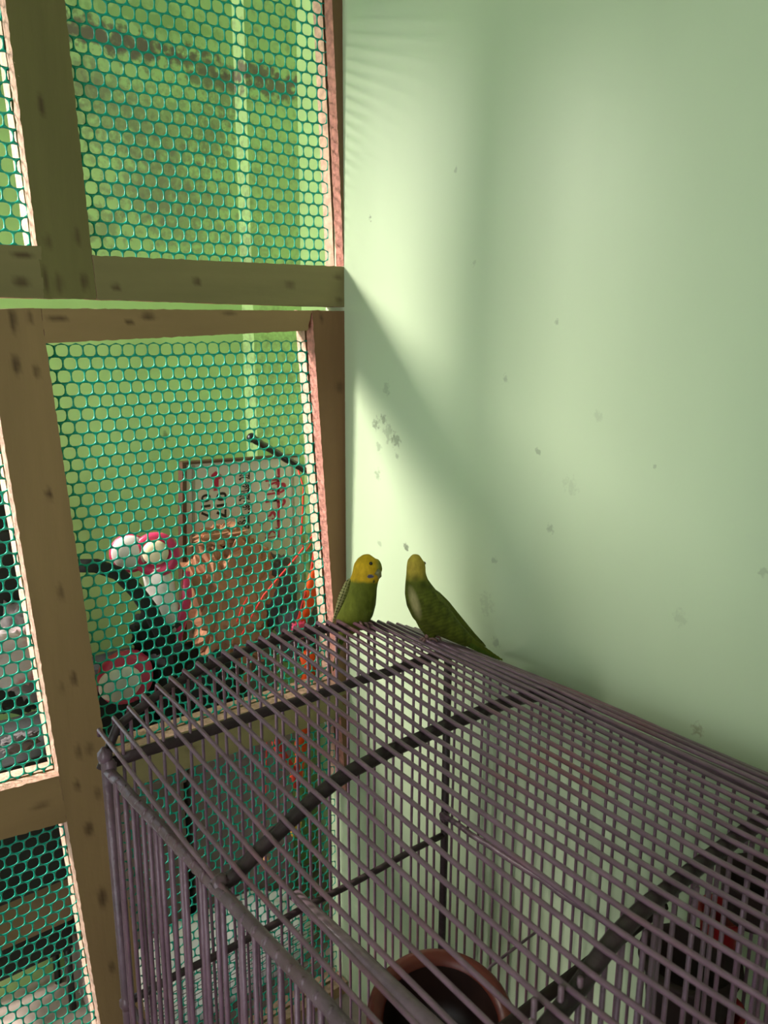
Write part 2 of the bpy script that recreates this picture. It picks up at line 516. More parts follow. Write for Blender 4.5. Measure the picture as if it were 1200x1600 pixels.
# ---- the nets: every cell is a rounded hole in moulded plastic strands
def net(name, x0, x1, z0, z1, parent, label, seed):
    p, r = 0.0394, 0.0358
    a, b = 0.40 * r, 0.60 * r
    V, Fc, key = [], [], {}
    yy = YP + 0.048
    def warp(x, z):
        dx = 0.0045 * noise.noise(Vector((x * 4, z * 4, seed))) + 0.0013 * noise.noise(Vector((x * 30, z * 30, seed + 5)))
        dz = 0.0050 * noise.noise(Vector((x * 3.5 + 9, z * 3.5, seed))) + 0.0013 * noise.noise(Vector((x * 30, z * 30 + 7, seed)))
        dy = 0.004 * noise.noise(Vector((x * 5, z * 5, seed + 11)))
        return x + dx, dy, z + dz
    def vert(x, z, dy, k):
        kk = (round(x * 4000), round(z * 4000), k)
        if kk in key: return key[kk]
        X, Y, Z = warp(x, z)
        V.append((X, yy + Y + dy, Z))
        key[kk] = len(V) - 1
        return key[kk]
    hexp = [(0, b), (p / 4, (a + b) / 2), (p / 2, a), (p / 2, 0), (p / 2, -a), (p / 4, -(a + b) / 2), (0, -b),
            (-p / 4, -(a + b) / 2), (-p / 2, -a), (-p / 2, 0), (-p / 2, a), (-p / 4, (a + b) / 2)]
    hole = []
    for (hx, hz) in hexp:
        ang = math.atan2(hz / b, hx / (p / 2))
        c_, s_ = math.cos(ang), math.sin(ang)
        q = 3.0
        rr = (abs(c_) ** q + abs(s_) ** q) ** (-1 / q)
        hole.append((rr * c_ * p * 0.453, rr * s_ * r * 0.474))
    nz = int((z1 - z0) / r); nx = int((x1 - x0) / p)
    th = 0.0019
    for j in range(nz + 1):
        cz = z0 + j * r
        for i in range(nx + 1):
            cx = x0 + i * p + (p / 2 if j % 2 else 0)
            of = [vert(cx + hx, cz + hz, -th * 0.8, 0) for hx, hz in hexp]
            ob = [vert(cx + hx, cz + hz, th * 0.8, 1) for hx, hz in hexp]
            k = 0.985 + 0.03 * noise.noise(Vector((cx * 50, cz * 50, seed)))
            n0 = len(V)
            for hx, hz in hole:
                X, Y, Z = warp(cx + hx * k, cz + hz * k)
                V.append((X, yy + Y, Z))
            for q in range(12):
                q2 = (q + 1) % 12
                Fc.append((of[q], of[q2], n0 + q2, n0 + q))
                Fc.append((n0 + q, n0 + q2, ob[q2], ob[q]))
    o = link(name, V, Fc, M['net'], parent, smooth=True)
    o['label'] = label
    return o
net('plastic_net', 0.16, 1.735, 0.085, 1.95, uf, 'teal plastic net with rounded cells', 1.0)
net('plastic_net', 0.16, 1.735, -2.72, -0.075, lf, 'teal plastic net with rounded cells', 2.0)
# frayed splinters on the sawn edges
vs = []
rnd = random.Random(4)
for i in range(60):
    u = rnd.random()
    px, py = (0 + 92 * u, 650 + 562 * u) if i % 2 else (62 * u, 0 + 385 * u + 5)
    if i % 2 == 0: px = 10 + 52 * u
    p = PX(px, py); p.y = YP + rnd.random() * .03
    e = p + Vector((rnd.uniform(-.006, .008), rnd.uniform(-.01, .0), rnd.uniform(-.008, .01)))
    vs.append(tube_vf([p, (p + e) / 2 + Vector((0, 0, .001)), e], [.0009, .0007, .0002], 3))
tag(link('splinters', *join(*vs), M['sawn'], lf), kind='stuff')

# ================================================================ THE BIRD CAGE
XF, XB = 0.602, 1.665
YE = 1.70
YS = [1.70, 1.19, 0.60, 0.06]
ZT = -1.0
cage = empty('bird_cage', ((XF + XB) / 2, 0.9, FZ), 'large mauve painted wire bird cage with arched top', 'cage')
def crown(x):            # arch height of the vault at x
    ks = [(0.575, -.965), (.582, -.935), (.617, -.912), (.652, -.899), (.681, -.882), (.714, -.866), (.749, -.852), (.786, -.843), (.825, -.834), (.866, -.824),
          (.938, -.815), (1.0, -.809), (1.1, -.806), (1.2, -.811), (1.3, -.826), (1.38, -.846), (1.47, -.878), (1.56, -.918), (1.64, -.966), (1.68, -1.0)]
    for (a, za), (b, zb) in zip(ks, ks[1:]):
        if x <= b: return za + (zb - za) * (x - a) / (b - a)
    return ks[-1][1]
P2 = [(.58, -1.01), (.622, -.992), (.734, -.935), (.816, -.898), (.902, -.873), (.985, -.862), (1.07, -.858), (1.19, -.852), (1.29, -.853), (1.4, -.862), (1.516, -.882), (1.6, -.915), (1.68, -.985)]
P3 = [(.58, -1.03), (.65, -1.01), (.76, -.98), (.864, -.942), (.936, -.902), (1.016, -.881), (1.105, -.877), (1.2, -.874), (1.31, -.877), (1.43, -.885), (1.54, -.895), (1.62, -.925), (1.68, -.985)]
def prof(ks, x):
    sub = 0.011 if 1.15 < x < 1.66 else 0.011 * max(0, 1 - abs(min(abs(x - 1.15), abs(x - 1.66))) / .3)
    return prof0(ks, x) - sub
def prof0(ks, x):
    x = min(max(x, ks[0][0]), ks[-1][0])
    for (a, za), (b, zb_) in zip(ks, ks[1:]):
        if x <= b: return za + (zb_ - za) * (x - a) / (b - a)
    return ks[-1][1]
def vault(x, y):         # the arch heights differ a little along the old cage
    if y >= 1.19:
        t = min(1, (YE - y) / 0.51); t = max(0, t)
        return crown(x) * (1 - t) + prof(P2, x) * t
    t = min(1, (1.19 - y) / 0.59)
    return prof(P2, x) * (1 - t) + prof(P3, x) * t

rw = 0.0052
# top wires: each a part sharing one mesh family
n_top = 31
for i in range(n_top):
    s = i / (n_top - 1)
    x = 0.598 + s * 1.062
    pts = []
    for k in range(13):
        y = YE + 0.03 - k * (YE + 0.03 - 0.02) / 12
        pts.append((x + 0.003 * noise.noise(Vector((x * 9, y * 3, 1))), y, vault(x, y) + 0.004 + 0.003 * noise.noise(Vector((x * 9, y * 3, 7)))))
    pts.insert(0, (x, YE + 0.034, vault(x, YE) - 0.012))
    tube('top_wire', pts, rw, M['wire'], cage, 6)
# arches
for ia, y in enumerate(YS):
    pts = []
    for k in range(25):
        x = XF - 0.012 + (XB - XF + 0.02) * k / 24
        z = vault(x, y) - 0.014
        if k == 0: z = ZT - 0.01
        if k == 24: z = -1.0
        pts.append((x, y + (0.02 if ia == 0 else 0), z + 0.003 * noise.noise(Vector((x * 20, y, 3)))))
    tube('arch', pts, 0.0105 if ia == 0 else 0.0145, M['dark'], cage, 10)
# end chord, flat angle iron
def bar(name, a, b, w, h, parent=cage, m=None):
    a, b = Vector(a), Vector(b)
    v, f = tube_vf([a + (b - a) * k / 8 for k in range(9)], w, 4, 0, h)
    return link(name, v, f, m or M['rod'], parent)
tube('end_rail', [(XF + (XB - XF) * k / 10, YE + 0.012, -1.0 - .012 * k / 10 + .002 * math.sin(k * 2.1)) for k in range(11)], 0.0155, M['dark'], cage, 8, ry=0.010)
tube('end_rail', [(XF + (XB - XF) * k / 10, YE + 0.012, -1.0 - .012 * k / 10 + .002 * math.sin(k * 2.1)) for k in range(11)][:0] or
     [(XF, 0.05, -1.0), (1.1, 0.05, -1.01), (XB, 0.05, -1.012)], 0.0155, M['rod'], cage, 8)
# long top rods
def wav(x, z, y0=YE, y1=0.05, n=24, a=0.003, s=0):
    return [(x + a * noise.noise(Vector((k * .8, s, 0))), y0 + (y1 - y0) * k / n, z + a * noise.noise(Vector((k * .8, s, 5)))) for k in range(n + 1)]
tube('top_rod', wav(XF - 0.004, ZT - 0.008), 0.0125, M['rod'], cage, 8)
tube('top_rod', wav(XB, ZT - 0.006, s=3), 0.0125, M['rod'], cage, 8)
tube('middle_rod', wav(XF, -1.635, s=4), 0.008, M['rod'], cage, 8)
tube('middle_rod', wav(XB - .012, -1.560, s=5, a=.008), 0.009, M['rod'], cage, 8)
tube('base_rod', wav(XF, FZ + .05, s=6), 0.012, M['rod'], cage, 8)
tube('base_rod', wav(XB, FZ + .05, s=7), 0.012, M['rod'], cage, 8)
for y in (YE, 0.05):
    tube('middle_rod', [(XF + (XB - XF) * k / 8, y, -1.638 + .003 * math.sin(k * 2)) for k in range(9)], 0.010, M['dark'], cage, 8)
    tube('base_rod', [(XF + (XB - XF) * k / 4, y, FZ + .05) for k in range(5)], 0.012, M['dark'], cage, 8)
for (x, y) in ((XF - .006, YE), (XB, YE), (XF, .05), (XB, .05)):
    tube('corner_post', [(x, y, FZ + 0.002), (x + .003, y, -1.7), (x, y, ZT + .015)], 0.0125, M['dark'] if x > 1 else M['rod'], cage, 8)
# weld lumps where rods meet
for p in [(XF - .006, YE + .005, -.975), (XF, YE, -1.0), (XF, 1.19, -1.005), (XF - .004, YE, -1.638), (XB, YE, -1.57), (XF, .6, -1.005)]:
    v, f = lump_vf(p, (.019, .019, .024), .5, 2.5, 8, 10, p[1] * 3)
    link('weld', v, f, M['rod'], cage, smooth=True)

# upright wires
wm = {}
def upright(name, x, y, z0, z1, r=0.0045, lean=(0, 0)):
    key = (name, round(z1 - z0, 3))
    if key not in wm:
        n = 6
        v, f = tube_vf([(0.002 * math.sin(k * 1.3), 0.002 * math.cos(k * 1.1), (z1 - z0) * k / n) for k in range(n + 1)], r, 6)
        me = bpy.data.meshes.new(name)
        me.from_pydata([tuple(Vector(q) * S) for q in v], [], f)
        me.materials.append(M['wire'])
        me.polygons.foreach_set('use_smooth', [True] * len(me.polygons))
        wm[key] = me
    o = bpy.data.objects.new(name, wm[key])
    C.objects.link(o)
    o.parent = cage
    o.location = W((x, y, z0)) - cage.location
    o.rotation_euler = (lean[0], lean[1], 0)
    return o
rnd = random.Random(9)
zb = FZ + 0.05
n = 46
for i in range(n):        # front, hooked over the top rod
    y = YE - 0.034 - i * 0.0362
    if y < 0.07: break
    upright('front_wire', XF - 0.006 + rnd.uniform(-.004, .004), y + rnd.uniform(-.003, .003), zb, -1.0, 0.0056,
            (rnd.uniform(-.004, .004), rnd.uniform(-.004, .004)))
    v, f = lump_vf((XF - .008, y, -1.008), (.010, .0085, .015), .3, 2, 6, 8, i)
    link('wire_hook', v, f, M['rod'], cage, smooth=True)
for i in range(45):       # back
    y = YE - 0.030 - i * 0.0372
    if y < 0.07: break
    upright('back_wire', XB + 0.004 + rnd.uniform(-.003, .003), y + rnd.uniform(-.003, .003), zb, -1.0, 0.0042,
            (rnd.uniform(-.003, .003), rnd.uniform(-.003, .003)))
for yy_, nm in ((YE + .004, 'end_wire'), (0.05, 'end_wire')):
    for i in range(1, 31):
        x = 0.598 + i * 0.0347
        if x > XB - .02: break
        z1 = vault(x, yy_) - .012
        upright(nm, x + rnd.uniform(-.003, .003), yy_ + .01, zb, round(z1, 2), 0.0045, (rnd.uniform(-.003, .003), rnd.uniform(-.003, .003)))
# inner divider under the third arch
for i in range(1, 28):
    x = 0.598 + i * 0.038
    if x > XB - .02: break
    upright('divider_wire', x + rnd.uniform(-.004, .004), 0.60, zb, -.93, 0.0045, (rnd.uniform(-.008, .008), rnd.uniform(-.005, .005)))
tube('divider_rod', [(XF, .60, -1.60), (1.1, .60, -1.61), (XB, .60, -1.60)], .010, M['rod'], cage, 8)
# the perch that runs along the cage
PM = mat('mauve_painted_perch', (0.25, 0.165, 0.20), rough=0.3, var=0.2, scale=50, bump=0.4, bscale=90, col2=(0.11, .06, .05), w2=.5, s2=10)
tube('perch', wav(1.10, -1.610 + .018, YE + .012, 0.12, 20, .004, 9), .016, PM, cage, 10, ry=.019)
tube('perch', wav(1.138, -1.640 + .018, YE - .02, 0.12, 20, .004, 12), .006, M['rod'], cage, 8)

# clay-red bowl hung inside the cage on the back wires
RED = mat('dark_red_plastic', (0.13, 0.024, 0.016), rough=0.35, var=0.15, scale=30, spec=0.5, bump=0.1, bscale=40)
BY = 1.27
bc = at(690, 1592, 1, BY)
bowl = empty('hanging_bowl', (bc.x, bc.y, bc.z - .20), 'dark red round bowl hung inside the cage on its back wires', 'bowl')
tl = Matrix.Rotation(math.radians(14), 3, 'X') @ Matrix.Rotation(math.radians(-8), 3, 'Y')
rr = .190
v, f = lathe_vf(bc, [(0.02, -.195), (.12, -.19), (.150, -.15), (rr - .012, -.03), (rr, -.022), (rr + .004, -.004), (rr - .003, .004), (rr - .018, .004), (rr - .034, -.003), (rr - .040, -.016)], 48, tilt=tl)
link('bowl_body', v, f, RED, bowl, smooth=True)
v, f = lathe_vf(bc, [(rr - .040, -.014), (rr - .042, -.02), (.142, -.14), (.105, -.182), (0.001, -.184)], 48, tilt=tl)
link('inner_wall', v, f, mat('shaded_inner_brown', (0.022, 0.009, 0.007), rough=.45, var=.5, scale=14, stretch=(1, 1, .1)), bowl, smooth=True)  # shade inside the bowl put into the colour, darker than the body
hk = [bc + tl @ Vector((rr - .01, .02, 0)), bc + Vector((rr + .01, .02, .03)), Vector((XB - .004, bc.y + .02, bc.z + .04)), Vector((XB + .008, bc.y + .02, bc.z + .0))]
tube('hook', hk, .004, M['rod'], bowl, 6)
# feeding cups and a nest pot on the far side of the divider (seen dim and blurred)
def cup(px, py, X, r, h, m, label, nm='feeding_cup', cat='cup'):
    p = at(px, py, 0, X)
    c_ = empty(nm, (p.x, p.y, p.z - h), label, cat)
    v, f = lathe_vf(p, [(.001, -h), (r * .6, -h), (r * .85, -h * .9), (r * .95, -.01), (r * 1.1, -.004), (r * 1.1, .004), (r * .9, .002), (r * .78, -h * .8), (.001, -h * .85)], 28)
    link('cup_body', v, f, m, c_, smooth=True)
    tube('hook', [p + Vector((r * 1.05, 0, -.004)), Vector((XB - .012, p.y, p.z + .02)), Vector((XB - .004, p.y, p.z + .03)), Vector((XB + .012, p.y, p.z + .0))], .005, M['rod'], c_, 6)
    return c_
BR = mat('bright_red_plastic', (0.32, 0.015, 0.02), rough=0.3)
DK = mat('dark_burnt_clay', (0.030, 0.012, 0.012), rough=0.7, var=.3)
cup(1078, 1500, 1.51, .100, .13, DK, 'dark clay nest pot hung on the back wires behind the divider', 'nest_pot', 'pot')
cup(1185, 1372, 1.56, .070, .10, DK, 'dark feeding cup at the right edge of the picture, inside the cage')
cup(1130, 1425, 1.575, .050, .07, BR, 'small red feeding cup above the dark nest pot, inside the cage')
cup(1120, 1575, 1.56, .055, .07, BR, 'red feeding cup below the dark nest pot, inside the cage')
tube('perch', [(XF + .0, .92, -1.42), (1.1, .93, -1.43), (XB, .92, -1.42)], .014, DK, cage, 8)

# ================================================================ THE BUDGERIGARS
FM = mat('feathers', (1, 1, 1), rough=0.75, var=0.16, scale=170, spec=0.2, attr='Col', bump=0.35, bscale=260, stretch=(1, 1, .6))
BK = mat('beak_horn', (0.17, 0.16, 0.06), rough=0.4)
EY = mat('eye_black', (0.012, 0.008, 0.006), rough=0.12)
FT = mat('foot_skin', (0.30, 0.16, 0.16), rough=0.6)
YEL = Vector((0.60, 0.37, 0.015)); OLV = Vector((0.12, 0.14, 0.014)); LOL = Vector((0.20, 0.20, 0.03)); BEI = Vector((0.42, 0.37, 0.16)); DKG = Vector((0.09, 0.14, 0.015))

def bpt(px, py, Y): return at(px, py, 1, Y)
def remesh(name, vf, mt, parent, colfn, vox=0.0016):
    o = link(name, vf[0], vf[1], mt, parent)
    md = o.modifiers.new('r', 'REMESH'); md.mode = 'VOXEL'; md.voxel_size = vox
    sm = o.modifiers.new('s', 'SMOOTH'); sm.factor = .6; sm.iterations = 6
    dg = bpy.context.evaluated_depsgraph_get()
    me = bpy.data.meshes.new_from_object(o.evaluated_get(dg))
    o.modifiers.clear()
    o.data = me
    me.polygons.foreach_set('use_smooth', [True] * len(me.polygons))
    a = me.color_attributes.new('Col', 'FLOAT_COLOR', 'POINT')
    base = parent.location
    cols = []
    for v_ in me.vertices:
        w = v_.co + base
        u = Vector((w.x / S, w.y / S, (w.z - HC) / S))
        dpt = u.dot(F_)
        px = 600 + FPX * u.dot(R_) / dpt; py = 800 - FPX * u.dot(U_) / dpt
        cols += [*colfn(px, py, u), 1]
    a.data.foreach_set('color', cols)
    return o

def loft(sts, Y, dy=None, n=20, dep=1.0):
    """stations (cx, cy, r) in pixels at depth Y"""
    pts, rad = [], []
    for i, st in enumerate(sts):
        y = Y + (dy[i] if dy else 0)
        p = bpt(st[0], st[1], y)
        pts.append(p); rad.append(st[2] * p.dot(F_) / FPX)
    return tube_vf(pts, rad, n, 0, [q * dep for q in rad])

def foot(parent, p, fw):
    """two toes forward, two back, around the wire"""
    p = Vector(p)
    fw = Vector(fw).normalized()
    sd = fw.cross(Vector((0, 0, 1))).normalized()
    vfs = [tube_vf([p + Vector((0, 0, .034)), p + Vector((0, 0, .012)), p], [.0065, .005, .005], 7)]
    for s_, d in ((.25, 1), (-.25, 1), (.3, -1), (-.3, -1)):
        vfs.append(tube_vf([p, p + fw * (.012 * d) + sd * s_ * .022 + Vector((0, 0, .002)), p + fw * (.022 * d) + sd * s_ * .04 + Vector((0, 0, -.003)),
                            p + fw * (.026 * d) + sd * s_ * .045 + Vector((0, 0, -.012))], [.0045, .004, .0035, .0012], 6))
    return link('foot', *join(*vfs), FT, parent, smooth=True)

# ---- first bird: faces right, perched on the end arch
Y1 = 1.715
b1p = bpt(556, 975, Y1)
b1 = empty('budgerigar', b1p, 'yellow headed green budgerigar at left, facing right on the cage arch', 'bird')
st = [(579, 867.5, 4), (577.5, 870, 11), (576, 876, 17.5), (574.5, 884, 21.5), (573.5, 893, 22.5), (570.5, 903, 21.5), (567.5, 913, 22.5), (564.5, 924, 25), (561, 937, 27.5), (556, 951, 29), (550, 963, 27), (545, 974, 21), (540, 985, 13), (537, 994, 7)]
body = loft(st, Y1, dy=[0, 0, 0, 0, 0, .002, .006, .01, .014, .02, .028, .036, .045, .055], n=24, dep=1.0)
th1 = loft([(560, 958, 14), (560, 966, 12), (561, 972, 8)], Y1 - .005)
th2 = loft([(572, 952, 12), (571, 964, 10), (570, 971, 7)], Y1 - .02)
brow = loft([(584, 879, 9.5), (587.5, 885, 9.5), (590, 891, 8), (589, 897, 5)], Y1 - .015)
def c1(px, py, u):
    n_ = noise.noise(u * 60)
    edge = 908 + (px - 560) * 0.06 + 3 * n_
    t = max(0, min(1, (py - edge + 3) / 6))
    top = YEL * (1 + .1 * n_)
    # greenish brow towards the beak, violet cheek patch, chin spot
    g = max(0, min(1, (px - 586) / 7)) * max(0, min(1, (900 - py) / 10))
    top = top * (1 - .8 * g) + Vector((.13, .19, .05)) * .8 * g
    if math.hypot((px - 579) / 5, (py - 900.5) / 3.2) < 1: top = Vector((.10, .09, .16))
    if math.hypot((px - 584) / 1.8, (py - 908) / 2.5) < 1: top = Vector((.03, .05, .03))
    k = max(0, min(1, (py - 925) / 45))
    dk = max(0, min(1, (px - 548) / 25))
    low = OLV * (1 - .45 * k * dk) + LOL * .25 * (1 - dk)  # body shading put into the feather colour, darker to the lower right
    return top * (1 - t) + low * t
remesh('body', join(body, th1, th2, brow), FM, b1, c1)
# wing on its near flank
def wing(name, sts, Y, parent, colfn, dep=.35, dy=None):
    vf = loft(sts, Y, dy, 16, dep)
    return remesh(name, vf, FM, parent, colfn, .0014)
def cw(px, py, u):
    w = math.sin((px * .55 + py * 1.0) * .9) * math.sin((px * 1.0 - py * .45) * .9)
    c_ = BEI * 1.0 if w > -.15 else Vector((.07, .085, .02))
    t = max(0, min(1, (px - 544 + (py - 910) * .35) / 6))
    return c_ * (1 - t) + LOL * .9 * t
wing('wing', [(547, 904, 3), (543.5, 911, 7), (539, 922, 9), (534.5, 934, 9), (530, 946, 7), (526, 957, 5), (522.5, 967, 3.5), (519, 979, 2), (517, 988, 1)], Y1 - .035, b1, cw, .5,
     [0, -.004, -.006, -.004, .004, .014, .026, .04, .05])
tv = loft([(541, 978, 10), (536, 992, 8), (531, 1008, 6), (526, 1026, 4.5), (521, 1046, 3), (519, 1052, 1)], Y1 + .05, [0, .006, .014, .022, .03, .034], 12, .35)
remesh('tail', tv, FM, b1, lambda px, py, u: DKG * 1.1, .0014)
# beak: short hooked cone
p0 = bpt(588, 893, Y1 - .040)
v, f = tube_vf([p0, p0 + Vector((.004, -.006, -.004)), p0 + Vector((.005, -.008, -.013)), p0 + Vector((.003, -.006, -.021))], [.009, .0085, .0055, .001], 10)
link('beak', v, f, BK, b1, smooth=True)
e = bpt(579.5, 880.5, Y1 - .036)
link('eye', *lathe_vf(e, [(.0005, .0052), (.003, .0044), (.0050, .001), (.0050, -.001), (.003, -.0044), (.0005, -.0052)], 12, 'y'), EY, b1, smooth=True)
fw = (.3, -1, 0)
foot(b1, (bpt(559, 972, Y1 - .01).x, Y1 - .01, vault(1.31, 1.7) + .004), fw)
foot(b1, (bpt(571, 972, Y1 - .02).x, Y1 - .012, vault(1.34, 1.7) + .004), fw)

# ---- second bird: back turned, looking away, tail down to the right
Y2 = 1.57
b2p = bpt(672, 1000, Y2)
b2 = empty('budgerigar', b2p, 'green budgerigar at right, looking away, long tail over the cage top', 'bird')
st = [(655, 869, 4), (652.5, 871, 10), (650.5, 877, 14.2), (650, 886, 15.2), (650, 897, 15.8), (651, 909, 18.5), (654, 922, 23), (659, 935, 26.5), (667, 948, 28.5), (678, 960, 27), (690, 972, 22.5), (703, 982, 18), (718, 993, 13.5), (732, 1002.5, 10)]
body = loft(st, Y2, n=24, dy=[0, 0, 0, 0, 0, 0, 0, .0, 0, -.004, -.01, -.018, -.026, -.034], dep=.95)
vent = loft([(664, 958, 19), (668, 975, 15), (672, 988, 10), (674, 998, 6.5)], Y2 + .004)
def c2(px, py, u):
    n_ = noise.noise(u * 55)
    t = max(0, min(1, (py - 893 - 4 * n_) / 16))
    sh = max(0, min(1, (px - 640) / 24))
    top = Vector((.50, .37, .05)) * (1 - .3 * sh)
    low = OLV * (0.75 + .35 * n_)
    # barred mantle
    bar_ = .5 + .5 * math.sin(py * 1.1 + px * .35 + 3 * n_)
    if py > 925: low = low * (0.82 + .3 * bar_)
    w = max(0, 1 - math.hypot((px - 649 - (py - 945) * .28) / 9, (py - 942) / 30))
    low = low * (1 - min(1, w * 1.6)) + BEI * .85 * min(1, w * 1.6)
    return top * (1 - t) + low * t
remesh('body', join(body, vent), FM, b2, c2)
def cw2(px, py, u):
    n_ = noise.noise(u * 70)
    b_ = .5 + .5 * math.sin(py * 1.0 + px * .5 + 3 * n_)
    d = (px - 690) * .82 - (py - 960)
    ln = 0.65 if abs(math.sin(d * .33)) < .22 else 1
    return (OLV * 1.05 * (1 - b_ * .3) + BEI * .12 * b_) * ln
wing('wing', [(662, 915, 3), (668, 928, 13), (677, 943, 19), (689, 958, 19), (702, 971, 14.5), (716, 983, 10), (733, 997, 6), (750, 1009, 3), (758, 1015, 1)], Y2 - .026, b2, cw2, .45,
     [.004, 0, -.002, -.002, 0, .004, .008, .01, .012])
wing('wing', [(672, 918, 3), (682, 932, 9), (694, 948, 12), (708, 964, 11), (722, 978, 9), (738, 993, 6), (755, 1007, 3), (760, 1011, 1)], Y2 + .025, b2, cw2, .6)
tv = loft([(722, 995, 11), (737, 1005, 9), (752, 1014, 7), (768, 1023, 5), (784, 1031, 2.4), (788, 1033, 1)], Y2 - .035, [0, -.008, -.016, -.024, -.032, -.034], 12, .3)
remesh('tail', tv, FM, b2, lambda px, py, u: (DKG if py - 995 > (px - 720) * .58 else OLV) * .9, .0012)
e = bpt(662.6, 880, Y2 - .006)
link('eye', *lathe_vf(e, [(.0005, .0046), (.003, .0040), (.0046, .001), (.0046, -.001), (.003, -.004), (.0005, -.0046)], 12, 'y'), EY, b2, smooth=True)
p0 = bpt(660, 888, Y2 + .03)
v, f = tube_vf([p0, p0 + Vector((.006, .006, -.004)), p0 + Vector((.007, .008, -.013)), p0 + Vector((.004, .006, -.021))], [.009, .008, .005, .001], 10)
link('beak', v, f, BK, b2, smooth=True)
foot(b2, (b2p.x - .012, Y2 + .0, vault(b2p.x, Y2) + .010), (-1, .1, 0))
foot(b2, (b2p.x + .014, Y2 + .012, vault(b2p.x, Y2) + .006), (-1, .1, 0))

# ================================================================ CLUTTER IN THE RECESS
def Q(px, py, Y): return at(px, py, 1, Y)
BLK = mat('black_cloth', (0.012, 0.012, 0.013), rough=0.8, var=.3, bump=.3, bscale=60)
BLP = mat('black_plastic', (0.010, 0.010, 0.012), rough=0.3, spec=.5)
GRY = mat('grey_cloth', (0.10, 0.085, 0.09), rough=0.85, var=.3, bump=.5, bscale=40)
GRB = mat('dull_grey_board', (0.25, 0.18, 0.18), rough=0.8, var=.15)
WHT = mat('white_plastic', (0.62, 0.55, 0.54), rough=0.4, var=.04)
CRM = mat('cream_plastic', (0.66, 0.52, 0.36), rough=0.4, var=.04)
PNK = mat('pink_plastic', (0.50, 0.030, 0.095), rough=0.35, var=.05)
ORG = mat('orange_cloth', (0.95, 0.095, 0.008), rough=0.6, var=.1)
RCD = mat('red_cord', (0.65, 0.03, 0.02), rough=0.6)
KRF = mat('kraft_paper', (0.40, 0.175, 0.095), rough=0.8, var=.25, scale=18, bump=.9, bscale=26)
SCK = mat('white_woven_sack', (0.90, 0.86, 0.88), rough=0.5, var=.08, bump=.4, bscale=60, col2=(.5, .1, .12), w2=.25, s2=11)
CBD = mat('brown_cardboard', (0.22, 0.135, 0.085), rough=0.85, var=.15)
YLW = mat('yellow_plastic', (0.75, 0.40, 0.02), rough=0.4)
BTG = mat('dark_green_glass', (0.010, 0.035, 0.012), rough=0.1, spec=.6)

# -- leaning sign board with painted lettering
YS_ = 2.86
def SB(px, py, d=0): 
    p = Q(px, py, YS_); return Vector((p.x, YS_ + d, p.z))
sg = empty('sign_board', Vector((1.55, YS_, -1.27)), 'white painted board with magenta and black sideways lettering, leaning in the recess', 'sign')
SW = mat('white_board_paint', (0.60, 0.49, 0.46), rough=0.5, var=.05, scale=8)
def quad_slab(name, q, y0, y1, m, parent):
    v = [(p.x, y0, p.z) for p in q] + [(p.x, y1, p.z) for p in q]
    return link(name, v, [(0, 3, 2, 1), (4, 5, 6, 7), (0, 1, 5, 4), (1, 2, 6, 5), (2, 3, 7, 6), (3, 0, 4, 7)], m, parent)
quad_slab('board_panel', [SB(289, 725), SB(467, 713), Vector((SB(478, 1000).x, 0, -1.265)), Vector((SB(289, 1000).x, 0, -1.265))], YS_, YS_ + .015, SW, sg)
DB = mat('dark_brown_edge', (0.10, 0.045, 0.030), rough=.6)
GL = mat('greyish_board_moulding', (0.30, 0.26, 0.21), rough=.6)
quad_slab('side_edge', [SB(283, 725), SB(289.5, 725), Vector((SB(289.5, 1000).x, 0, -1.265)), Vector((SB(283, 1000).x, 0, -1.265))], YS_ - .012, YS_ + .025, DB, sg)
quad_slab('top_edge', [SB(283, 722), SB(468, 710), SB(468, 713.5), SB(283, 726)], YS_ - .010, YS_ + .025, DB, sg)
quad_slab('moulding', [SB(300, 727), SB(304, 727), SB(304, 990), SB(300, 990)], YS_ - .004, YS_, GL, sg)
quad_slab('moulding', [SB(455, 716), SB(458, 716), SB(464, 980), SB(461, 980)], YS_ - .004, YS_, GL, sg)
MG = mat('magenta_paint', (0.42, 0.008, 0.055), rough=.5)
BP = mat('black_paint', (0.012, 0.008, 0.008), rough=.5)
# arrow
v2 = [(337, 736), (346, 742), (345, 747.5), (341.5, 749), (341.5, 766), (334, 767), (333.5, 749), (329, 748), (330, 742)]
pf = [SB(*q, -.0015) for q in v2]; pb = [SB(*q, .0) for q in v2]; k = len(v2)
link('arrow_mark', pf + pb, [tuple(range(k))[::-1]] + [(i, (i + 1) % k, k + (i + 1) % k, k + i) for i in range(k)], MG, sg)
def letters(body, px, py0, py1, wpx, m, weight=0.0):
    """a line of writing turned on its side: it runs down the board from py0 to py1, letter tops to the right"""
    cu = bpy.data.curves.new('lettering', 'FONT')
    cu.body = body
    cu.size = 1
    cu.offset = weight
    cu.extrude = 0.0
    o = bpy.data.objects.new('lettering', cu)
    C.objects.link(o)
    bpy.context.view_layer.update()
    dg = bpy.context.evaluated_depsgraph_get()
    me = bpy.data.meshes.new_from_object(o.evaluated_get(dg))
    bpy.data.objects.remove(o)
    if len(me.vertices) == 0: return
    xs = [v.co.x for v in me.vertices]; ys = [v.co.y for v in me.vertices]
    x0, x1, y0, y1 = min(xs), max(xs), min(ys), max(ys)
    A = SB(px, py0); B = SB(px, py1); wv = abs(SB(px + wpx, py0).x - A.x)
    for v in me.vertices:
        s = (v.co.x - x0) / (x1 - x0); t = (v.co.y - y0) / (y1 - y0)
        p = Vector((A.x + (B.x - A.x) * s + wv * t, YS_ - .0012, A.z + (B.z - A.z) * s))
        v.co = W(p) - sg.location
    me.materials.clear(); me.materials.append(m)
    ob = bpy.data.objects.new('lettering', me)
    C.objects.link(ob); ob.parent = sg
letters('017', 314, 773, 812, 15, BP, .03)
